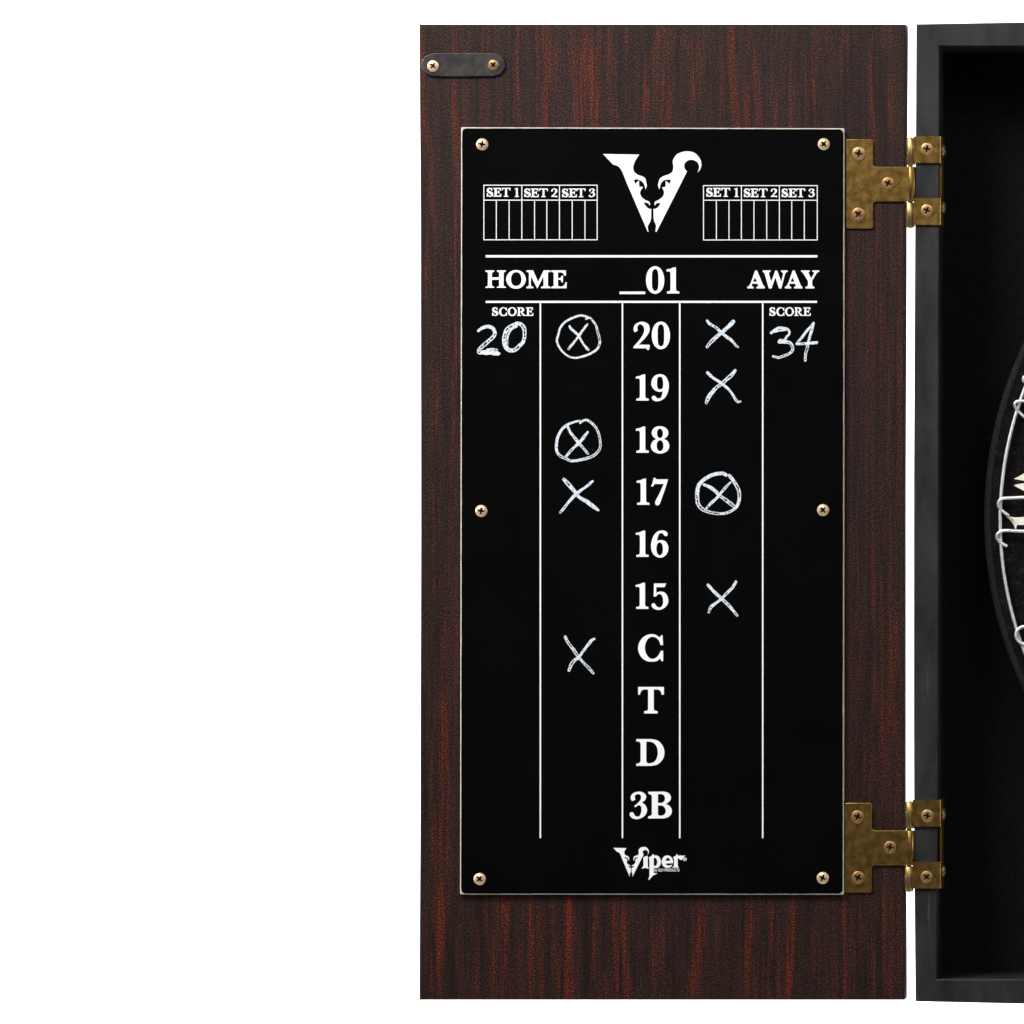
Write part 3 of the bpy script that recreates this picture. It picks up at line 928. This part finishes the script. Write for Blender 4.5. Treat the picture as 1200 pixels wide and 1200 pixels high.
NUM = {'20': [('2', (0, 0)), ('0', (0, 0))], '19': [('1', (0, 0)), ('9', (0, 0))],
       '18': [('1', (0, 61.1)), ('8', (0, 0))], '17': [('1', (0.9, 122.1)), ('7', (0, 0))],
       '16': [('1', (0, 183.1)), ('6', (0, 0))], '15': [('1', (-0.2, 244.1)), ('5', (0, 0))],
       'C': [('C', (0, 0))], 'T': [('T', (0, 0))], 'D': [('D', (0, 0))], '3B': [('3', (0, 0)), ('B', (0, 0))]}
for word, gl in NUM.items():
    lp = []
    for ch, s_ in gl: lp += glyph(ch, shift=s_)
    ink('printed_numeral' if word[0].isdigit() else 'printed_letter', lp, 'printed ' + word + ' in the centre column')

ink('heading_text', glyph('H') + glyph('O') + glyph('M') + glyph('E'), 'printed HOME')
ink('heading_text', glyph('A') + glyph('W') + glyph('A', shift=(44.0, 0)) + glyph('Y'), 'printed AWAY')
ink('heading_text', glyph('0', shift=(-6.75, -66.9 + 2.0)) + glyph('1', shift=(35.9, -125.5)) +
    [[Vector(p) for p in ((725.9, 341.7), (756.1, 341.7), (756.1, 344.6), (725.9, 344.6))]], 'printed 01 after a blank line')


def fit_word(items, off=0):
    lp = []
    for ch, u0, v0, u1, v1 in items: lp += glyph(ch, (u0 + off, v0, u1 + off, v1), sub=4)
    return lp


SC = [('S', 901.7, 360.0, 909.0, 370.2), ('C', 909.7, 360.0, 919.1, 370.3), ('O', 919.8, 360.0, 930.5, 370.3), ('R', 930.9, 360.2, 941.4, 370.1), ('E', 941.2, 360.2, 950.0, 370.1)]
ink('column_text', fit_word(SC), 'printed SCORE under AWAY')
ink('column_text', fit_word(SC, -325.0), 'printed SCORE under HOME')


def bar(bm, u0, v0, u1, v1, y):
    a_, b_ = P(u0, v0, y), P(u1, v1, y)
    box(bm, (a_.x, y, a_.z), (b_.x, YB + 0.0001, b_.z))


bm = bmesh.new()
bar(bm, 569.2, 299.0, 957.8, 301.7, YP)
bar(bm, 569.2, 352.5, 957.4, 354.9, YP)
for u in (633.2, 729.4, 796.6, 893.8):
    bar(bm, u - 0.86, 355.0, u + 0.86, 982.2, YP + 0.00002)
link('ruled_lines', bm_mesh(bm), M['print'], board)


def set_table(us, v0, vh, v1, dx):
    bm = bmesh.new()
    w = 0.46
    bar(bm, us[0] - w, v0 - w, us[-1] + w, v0 + w, YP)
    bar(bm, us[0] - w, vh - w, us[-1] + w, vh + w, YP)
    bar(bm, us[0] - w, v1 - w, us[-1] + w, v1 + w, YP)
    for i, u in enumerate(us):
        top = v0 if i in (0, 3, 6, 9) else vh
        bar(bm, u - w, top + w, u + w, v1 - w, YP + 0.00002)
    o = link('set_table', bm_mesh(bm), M['print'], board)
    words = fit_word([('S', 570.4, 220.0, 577.9, 230.6), ('E', 578.1, 220.2, 587.4, 230.4), ('T', 588.0, 220.2, 598.2, 230.6), ('1', 603.0, 220.2, 608.1, 230.8),
                      ('S', 614.4, 220.8, 622.1, 231.0), ('E', 622.0, 220.9, 631.3, 231.0), ('T', 631.9, 220.9, 642.0, 231.0), ('2', 645.9, 220.9, 653.2, 231.3),
                      ('S', 658.7, 220.9, 666.3, 231.1), ('E', 666.5, 220.9, 675.9, 231.1), ('T', 675.8, 220.9, 686.1, 231.1), ('3', 689.9, 220.9, 697.4, 231.1)], dx)
    o['label'] = 'blank SET 1 SET 2 SET 3 grid ' + ('left of' if dx == 0 else 'right of') + ' the emblem'
    t_ = link('set_heading', filled(words, YP, 0.00012), M['print'], o)
    return o


set_table([567.0, 581.6, 596.6, 611.5, 626.4, 640.8, 655.6, 670.5, 685.5, 699.8], 217.0, 234.5, 281.0, 0)
set_table([824.4, 839.5, 854.3, 868.8, 883.5, 898.5, 913.3, 927.8, 942.5, 957.7], 217.5, 234.6, 281.2, 257.4)

# ---- the maker's emblem: a letter V with a face in it
EM = ['62,97 453,103 410,170* 388,240* 400,290* 440,322* 490,340* 520,365* 530,410* 535,440* 522,480 512,440* 495,405* 465,382* 430,370* 400,372 398,390* 412,420 450,380 453,450 490,452 '
      '490,460 465,500* 463,528* 482,565* 520,595* 560,612* 570,635* 565,655 555,635* 535,625* 498,620 520,655* 550,685* 583,692 581,790 573,825* 550,870* 545,890* 553,940 545,936 310,390 275,300* 245,248* 215,224* 170,210',
      '815,180* 830,140* 870,95* 960,68* 1050,85* 1110,150* 1125,210* 1112,262* 1085,297 1100,255* 1100,220* 1075,180* 1020,158* 965,175* 940,215* 945,255* 970,285 640,938 630,940 632,900* 635,870* 615,820* 609,790 '
      '607,692 640,685* 670,655* 683,625 650,628* 635,635* 622,655 618,630* 625,612* 660,595* 705,560* 720,530* 720,500* 700,458 738,452 740,385 780,420 793,390* 790,372 750,374* 715,384* 690,410* 680,440* 670,480 658,440* 663,400* 680,360* 720,335* 770,318* 810,290* 822,250* 820,210*']
em = [[Vector((700 + p.x / 9.2308, 170 + p.y / 9.2308)) for p in outline(s_, 6)] for s_ in EM]
ink('emblem', em, 'white V shaped face emblem at the top')

sm_ = [[Vector((718.8 + (p.x - 706.7) * 0.3612, 992.5 + (p.y - 177.4) * 0.3650)) for p in lp] for lp in em]
IPER = ['118,330 165,312* 222,295 222,540 245,590 240,602 160,582* 82,602 78,592 120,545',
        '250,335 310,300* 345,258 362,262 365,292 430,290* 495,330* 528,440* 500,540* 430,588* 362,580 362,705 440,705 440,716 350,760* 290,820* 250,865 238,855 262,770 262,400 250,358',
        '362,352 395,345* 430,380* 443,440* 430,505* 395,540* 362,520',
        '680,290* 750,310* 800,370* 815,440* 815,470 640,480 660,510* 720,525* 795,505 770,550* 690,585* 600,555* 545,450* 575,350* 620,305*', '640,415 745,415 735,375* 690,345* 655,370*',
        '815,330 870,300* 905,258 920,265 925,297 980,290* 1040,297* 1100,285 1060,340* 1015,400 975,385* 945,355 922,365 925,540 945,570 940,580 870,572* 800,580 800,570 835,540 838,380*',
        '1093,338* 1122,350* 1133,378* 1122,406* 1093,418* 1064,406* 1053,378* 1064,350*', '1093,350* 1115,378* 1093,406* 1071,378*', '1093,365* 1104,378* 1093,391* 1082,378*']
sm_ += [[Vector((748 + p.x / 20, 988 + p.y / 20)) for p in outline(s_, 5)] for s_ in IPER]
logo = ink('maker_logo', sm_, 'small white maker logo at the bottom')


def small_text(txt, u0, v0, u1, v1, parent):
    cu = bpy.data.curves.new('t', 'FONT')
    cu.body = txt
    cu.extrude = 0.00003
    cu.offset = 0.012
    o = bpy.data.objects.new('t', cu)
    COL.objects.link(o)
    me = bpy.data.meshes.new_from_object(o.evaluated_get(bpy.context.evaluated_depsgraph_get()))
    bpy.data.objects.remove(o)
    xs = [v.co.x for v in me.vertices]; ys = [v.co.y for v in me.vertices]
    a_, b_ = P(u0, v1, YP), P(u1, v0, YP)
    for v in me.vertices:
        x = a_.x + (v.co.x - min(xs)) / (max(xs) - min(xs)) * (b_.x - a_.x)
        z = a_.z + (v.co.y - min(ys)) / (max(ys) - min(ys)) * (b_.z - a_.z)
        v.co = (x, YP - (v.co.z), z)
    return link('logo_line', me, M['print'], parent)


small_text('by GLD PRODUCTS', 766.8, 1017.9, 796.2, 1022.3, logo)

# ---- handwriting in chalk marker: ribbons of three lanes, the middle lane worn away in places
HAND_Y = [YP - 0.00004]


def ribbon(bm, pts, w, gaps=(), seed=0, taper=(0.8, 0.75)):
    """pts in pixels, w width px"""
    path = smooth_path(pts, 10)
    L = [0.0]
    for a_, b_ in zip(path, path[1:]): L.append(L[-1] + (b_ - a_).length)
    m = max(int(L[-1] / 0.55), 12)
    rs = []
    j = 0
    for i in range(m + 1):
        t = L[-1] * i / m
        while j < len(L) - 2 and L[j + 1] < t: j += 1
        f_ = (t - L[j]) / max(L[j + 1] - L[j], 1e-9)
        rs.append(path[j].lerp(path[j + 1], f_))
    y0 = HAND_Y[0]
    HAND_Y[0] -= 0.00002
    rows_ = []
    for i, p in enumerate(rs):
        d = (rs[min(i + 2, m)] - rs[max(i - 2, 0)]).normalized()
        nrm = Vector((-d.y, d.x))
        t = i / m
        ww = w * (0.92 + 0.30 * noise.noise((t * 5 + seed, seed * 1.7, 0.3)))
        if t < 0.5: ww *= taper[0] + (1 - taper[0]) * min(1, t / 0.12)
        else: ww *= taper[1] + (1 - taper[1]) * min(1, (1 - t) / 0.12)
        cap = min(1.0, (min(i, m - i) + 0.6) * 0.55 / (0.5 * w))
        ww *= math.sqrt(max(0.05, 1 - (1 - cap) ** 2))
        jl = 0.22 * noise.noise((i * .45, seed, 9.1)); jr = 0.22 * noise.noise((i * .45, seed, 4.4))
        cmid = 0.10 * ww * noise.noise((i * .16, seed, 2.2))
        gw = 0.17 * ww * (1 + 0.9 * noise.noise((i * .3, seed, 7.7)))
        offs = (-ww / 2 - jl, cmid - gw, cmid + gw, ww / 2 + jr)
        y = y0 - 0.000015 * t
        rows_.append([bm.verts.new(P(*(p + nrm * o_), y)) for o_ in offs])
    for i in range(m):
        t = (i + 0.5) / m
        hollow = any(a_ <= t <= b_ for a_, b_ in gaps) and noise.noise((i * .33, seed, 6.6)) > -0.22
        speck = noise.noise((i * .7, seed * 3.3, 8.8)) > 0.52
        for k in range(3):
            if k == 1 and (hollow or speck): continue
            bm.faces.new((rows_[i][k], rows_[i + 1][k], rows_[i + 1][k + 1], rows_[i][k + 1]))


def mark(name, s, ox, oy, strokes, label):
    bm = bmesh.new()
    for i, st in enumerate(strokes):
        pts, w = st[0], st[1]
        gaps = st[2] if len(st) > 2 else ()
        tp = st[3] if len(st) > 3 else (0.85, 0.8)
        ribbon(bm, [(ox + x / s, oy + y / s) for x, y in pts], 0.9 * w / s, gaps, seed=ox * .13 + oy * .07 + i * 2.9, taper=tp)
    for f_ in bm.faces:
        f_.normal_update()
        if f_.normal.y > 0: f_.normal_flip()
    me = bpy.data.meshes.new('m'); bm.to_mesh(me); bm.free()
    o = link(name, me, M['chalk'], board)
    o['label'] = label
    return o


Q = 17.647
mark('chalk_mark', Q, 644, 365, [
    ([(740, 165), (830, 130), (900, 200), (960, 290), (990, 400), (1025, 530), (1040, 620), (1025, 700), (980, 780), (850, 870), (700, 925), (540, 960), (400, 930), (280, 840), (190, 720), (152, 590), (185, 470), (220, 340), (320, 220), (450, 145), (580, 95), (680, 85), (800, 118)], 52, [(.05, .28)]),
    ([(405, 285), (440, 350), (530, 430), (600, 500), (650, 590), (720, 700), (815, 810)], 58, [(.93, .99)]),
    ([(795, 250), (700, 370), (610, 500), (520, 620), (380, 790)], 58, [(.9, .98)])], 'handwritten X in a circle left of the printed 20')
mark('chalk_mark', Q, 644, 485, [
    ([(615, 200), (700, 140), (780, 130), (860, 180), (950, 270), (1010, 390), (1040, 520), (1050, 640), (1030, 740), (930, 850), (800, 910), (640, 950), (520, 970), (420, 965), (330, 920), (220, 870), (150, 770), (142, 650), (155, 540), (195, 420), (265, 310), (370, 225), (520, 165), (640, 140)], 62, [(.08, .46), (.55, .66)]),
    ([(365, 235), (430, 380), (540, 520), (620, 620), (710, 720), (805, 840)], 66, [(.35, .5), (.65, .97)]),
    ([(800, 360), (700, 490), (610, 600), (480, 720), (335, 885)], 70, [(.7, .98)])], 'handwritten X in a circle left of the printed 18')
mark('chalk_mark', Q, 644, 550, [
    ([(275, 185), (400, 320), (530, 470), (620, 580), (760, 660), (880, 750), (1030, 860)], 92, [(.1, .2), (.9, .99)], (0.8, .5)),
    ([(905, 230), (780, 340), (640, 440), (540, 520), (400, 670), (300, 800), (205, 910)], 66, [(.8, .98)])], 'handwritten X left of the printed 17')
mark('chalk_mark', Q, 644, 738, [
    ([(315, 125), (380, 260), (480, 390), (590, 550), (700, 680), (800, 780), (920, 915)], 72, [(.1, .97)]),
    ([(945, 180), (870, 220), (780, 330), (690, 450), (600, 570), (500, 650), (430, 760), (395, 865)], 72, [(.7, .98)])], 'handwritten X left of the printed C')
mark('chalk_mark', Q, 812, 366, [
    ([(280, 155), (350, 240), (470, 310), (590, 420), (700, 510), (820, 600), (890, 690), (950, 725)], 76, [(.15, .35), (.9, .99)], (.75, .6)),
    ([(860, 165), (760, 270), (640, 380), (540, 460), (430, 560), (350, 640), (278, 735)], 92, [(.6, .98)])], 'handwritten X right of the printed 20')
mark('chalk_mark', Q, 812, 424, [
    ([(285, 205), (390, 310), (510, 390), (620, 470), (740, 570), (830, 690), (885, 780), (935, 832), (1000, 812)], 68, [(.85, .98)], (.9, .7)),
    ([(890, 155), (800, 270), (690, 370), (600, 450), (480, 540), (390, 640), (320, 740), (265, 875)], 92, [(.15, .62), (.85, .99)], (.8, .6))], 'handwritten X right of the printed 19')
mark('chalk_mark', Q, 808, 547, [
    ([(780, 190), (700, 140), (600, 142), (480, 165), (370, 220), (270, 290), (190, 390), (160, 520), (160, 650), (180, 770), (260, 870), (400, 935), (560, 965), (700, 968), (830, 930), (930, 870), (1000, 780), (1030, 640), (1020, 500), (960, 370), (880, 250), (800, 160)], 82, [(.3, .68), (.8, .92)]),
    ([(270, 360), (400, 410), (520, 490), (620, 590), (740, 680), (850, 760), (950, 850)], 82, [(.5, .97)]),
    ([(860, 310), (770, 400), (640, 550), (560, 650), (460, 740), (340, 865)], 66, [(.1, .4), (.9, .98)])], 'handwritten X in a circle right of the printed 17')
mark('chalk_mark', Q, 812, 672, [
    ([(295, 220), (430, 370), (570, 500), (690, 610), (800, 730), (930, 890)], 76, [(.5, .68), (.85, .95)]),
    ([(900, 150), (820, 290), (700, 410), (580, 530), (470, 620), (370, 700), (322, 825)], 68, [(.3, .55), (.8, .98)])], 'handwritten X right of the printed 15')
mark('chalk_score', 15, 550, 370, [
    ([(140, 280), (220, 220), (320, 190), (410, 220), (450, 300), (420, 370), (330, 450), (240, 530), (140, 620)], 76, [(.48, .97)], (.7, .7)),
    ([(135, 640), (250, 645), (380, 645), (545, 672)], 100, [(.0, .2)], (.6, .7)),
    ([(300, 600), (420, 585), (500, 605)], 42, [(.5, .9)]),
    ([(800, 140), (880, 140), (955, 205), (972, 320), (950, 450), (880, 530), (800, 600), (700, 605), (635, 540), (607, 430), (625, 320), (665, 240), (740, 185), (830, 140)], 76, [(.08, .3), (.4, .55), (.68, .98)]),
    ([(665, 560), (665, 440), (690, 320), (760, 225), (850, 185)], 42, [(.1, .3)])], 'handwritten 20 under the SCORE below HOME')
mark('chalk_score', 15, 892, 370, [
    ([(160, 315), (230, 258), (310, 215), (400, 218), (470, 240), (496, 310), (440, 380), (408, 430), (335, 428), (312, 465), (410, 468), (500, 480), (555, 560), (540, 625), (480, 672), (380, 712), (300, 735), (195, 708)], 52, [(.58, .97)], (1.0, .9)),
    ([(215, 290), (330, 262), (445, 252)], 36, []),
    ([(420, 440), (510, 465), (565, 530)], 30, []),
    ([(932, 115), (800, 270), (700, 400), (620, 490)], 52, [(.85, .98)], (1.0, .7)),
    ([(605, 498), (750, 490), (1000, 470)], 62, [(.25, .4), (.85, .98)]),
    ([(925, 120), (880, 280), (840, 420), (810, 560), (780, 680), (775, 805)], 62, [(.55, .98)])], 'handwritten 34 under the SCORE below AWAY')

# ------------------------------------------------------------------ the dartboard inside the cabinet
YD = 0.022                                # front face of the dartboard
dc = P(UC, 605.5, YD)
RB = 472.0 * K * (1 + YD / D)
dart = tag(empty('dartboard', dc + Vector((0, 0.036, 0))),
           'round black bristle dartboard with steel number ring hanging inside the black cabinet', 'dartboard')


def disc(profile, n=220):
    bm = lathe(profile, n)
    for v in bm.verts:
        x, y, z = v.co
        v.co = (dc.x + x, YD - z, dc.z + y)
    return bm_mesh(bm)


link('board_body', disc([(0, -0.0365), (RB - 0.001, -0.0365), (RB - 0.0004, -0.035), (RB - 0.0004, -0.0035), (RB - 0.0030, -0.0006), (RB - 0.0034, 0.0), (RB * 0.76, 0.0), (0, 0.0)]), M['sisal'], dart)
band = disc([(RB - 0.0036, 0.0002), (RB - 0.0024, 0.0004), (RB - 0.0008, -0.0002), (RB, -0.0016), (RB, -0.034), (RB - 0.0003, -0.034)], 220)
link('rim_band', band, M['band'], dart, smooth=True)
link('playing_face', disc([(0, 0.0005), (RB * 0.755, 0.0005), (RB * 0.755, -0.0005)]), M['segments'], dart)
# number ring: one loose wire hoop and wire numerals hooked over it
YW = YD - 0.0030
c_u, c_v, R_ = 1602.0, 610.0, 430.0
hoop = [P(c_u + R_ * math.cos(2 * math.pi * i / 260), c_v + R_ * math.sin(2 * math.pi * i / 260), YW) for i in range(260)]
wr = 2.15 * K
ringo = link('number_ring', tube_mesh(hoop, wr * 0.93, 12, True), M['wire'], dart, smooth=True)


def wire(name, pts, r=1.9, label=None):
    """pts (u, v, depth offset in px towards the lens)"""
    path = smooth_path(pts, 8)
    W_ = [P(p.x, p.y, YW - p.z * K) for p in path]
    o = link(name, tube_mesh(W_, r * K, 10), M['wire'], dart, smooth=True)
    if label: o['label'] = label
    return o


one_ = [(1262, 581.5, 1), (1225, 582.2, 2.5), (1195, 583.0, 3.6), (1180, 583.6, 4.2), (1174, 584.6, 4.0), (1170.4, 588.0, 3.4), (1169.8, 592.2, 2.4), (1172.2, 596.6, 1.0), (1177, 600.6, 0.8), (1182.4, 604.4, 0.8)]
wire('wire_numeral', one_, 1.9, 'upper stroke of the wire 11')
two_ = [(1262, 622.8, 1), (1225, 622.6, 2.5), (1195, 622.4, 3.6), (1181, 621.6, 4.2), (1173.6, 622.4, 4.0), (1168.8, 626.2, 3.4), (1168.4, 630.6, 2.4), (1171.2, 634.8, 1.0), (1175.6, 637.6, 0.8), (1180.4, 640.2, 0.8)]
wire('wire_numeral', two_, 1.9, 'lower stroke of the wire 11')
wire('wire_numeral', [(1262, 470, 1), (1225, 470.4, 2.5), (1206, 470.4, 3.6), (1197, 469.8, 4.0), (1191.4, 470.6, 4.0), (1189.0, 474.0, 3.6), (1190.4, 478.2, 2.4), (1193.6, 482.0, 1.0), (1198.4, 486.8, 0.8), (1203, 491, .8)], 1.8, 'wire 14 above the 11')
wire('wire_numeral', [(1262, 431, 1), (1225, 438, 2.5), (1206, 440.6, 3.0), (1200.6, 441.6, 3.4), (1199.4, 444.0, 3.4), (1201.0, 447.5, 3.0), (1212, 452, 2.0)], 1.9)
eight = []
for i in range(41):
    a_ = math.pi + 2 * math.pi * i / 40
    eight.append((1211.5 + 11.0 * math.cos(a_) + 8 * (1 - math.cos(a_ - math.pi)) * 0 - 10 + 0.0, 744.2 + 10.2 * math.sin(a_), 4.0))
wire('wire_numeral', eight, 1.9, 'loop of the wire 8 below the 11')
wire('wire_numeral', [(1212.5 + 11.5 + 11.5 * math.cos(t_), 741 + 10.5 * math.sin(t_), 4.0) for t_ in [2 * math.pi * i / 40 for i in range(41)]], 1.9)


def cream(spec, y=YD - 0.0003):
    lp = outline(spec, 6)
    link('cream_print', filled([lp], y, 0.0003), M['cream'], dart)


cream('1188.2,561.2 1194,558.2* 1204,552.6* 1222,545 1222,563 1204,563.8* 1195,562.4*')
cream('1188,568.6 1196,566.8* 1206,566.2* 1222,566 1222,588 1208,580.5 1200,575.2 1193,571.6*')
cream('1178.0,604.6 1183,605.2* 1190,606.2* 1200,605.8* 1222,604.2 1222,615.0 1192,615.2 1191.2,617.0 1190.8,620.2 1189.8,620.2 1188.6,616.5* 1186.0,612.4* 1182,608*')
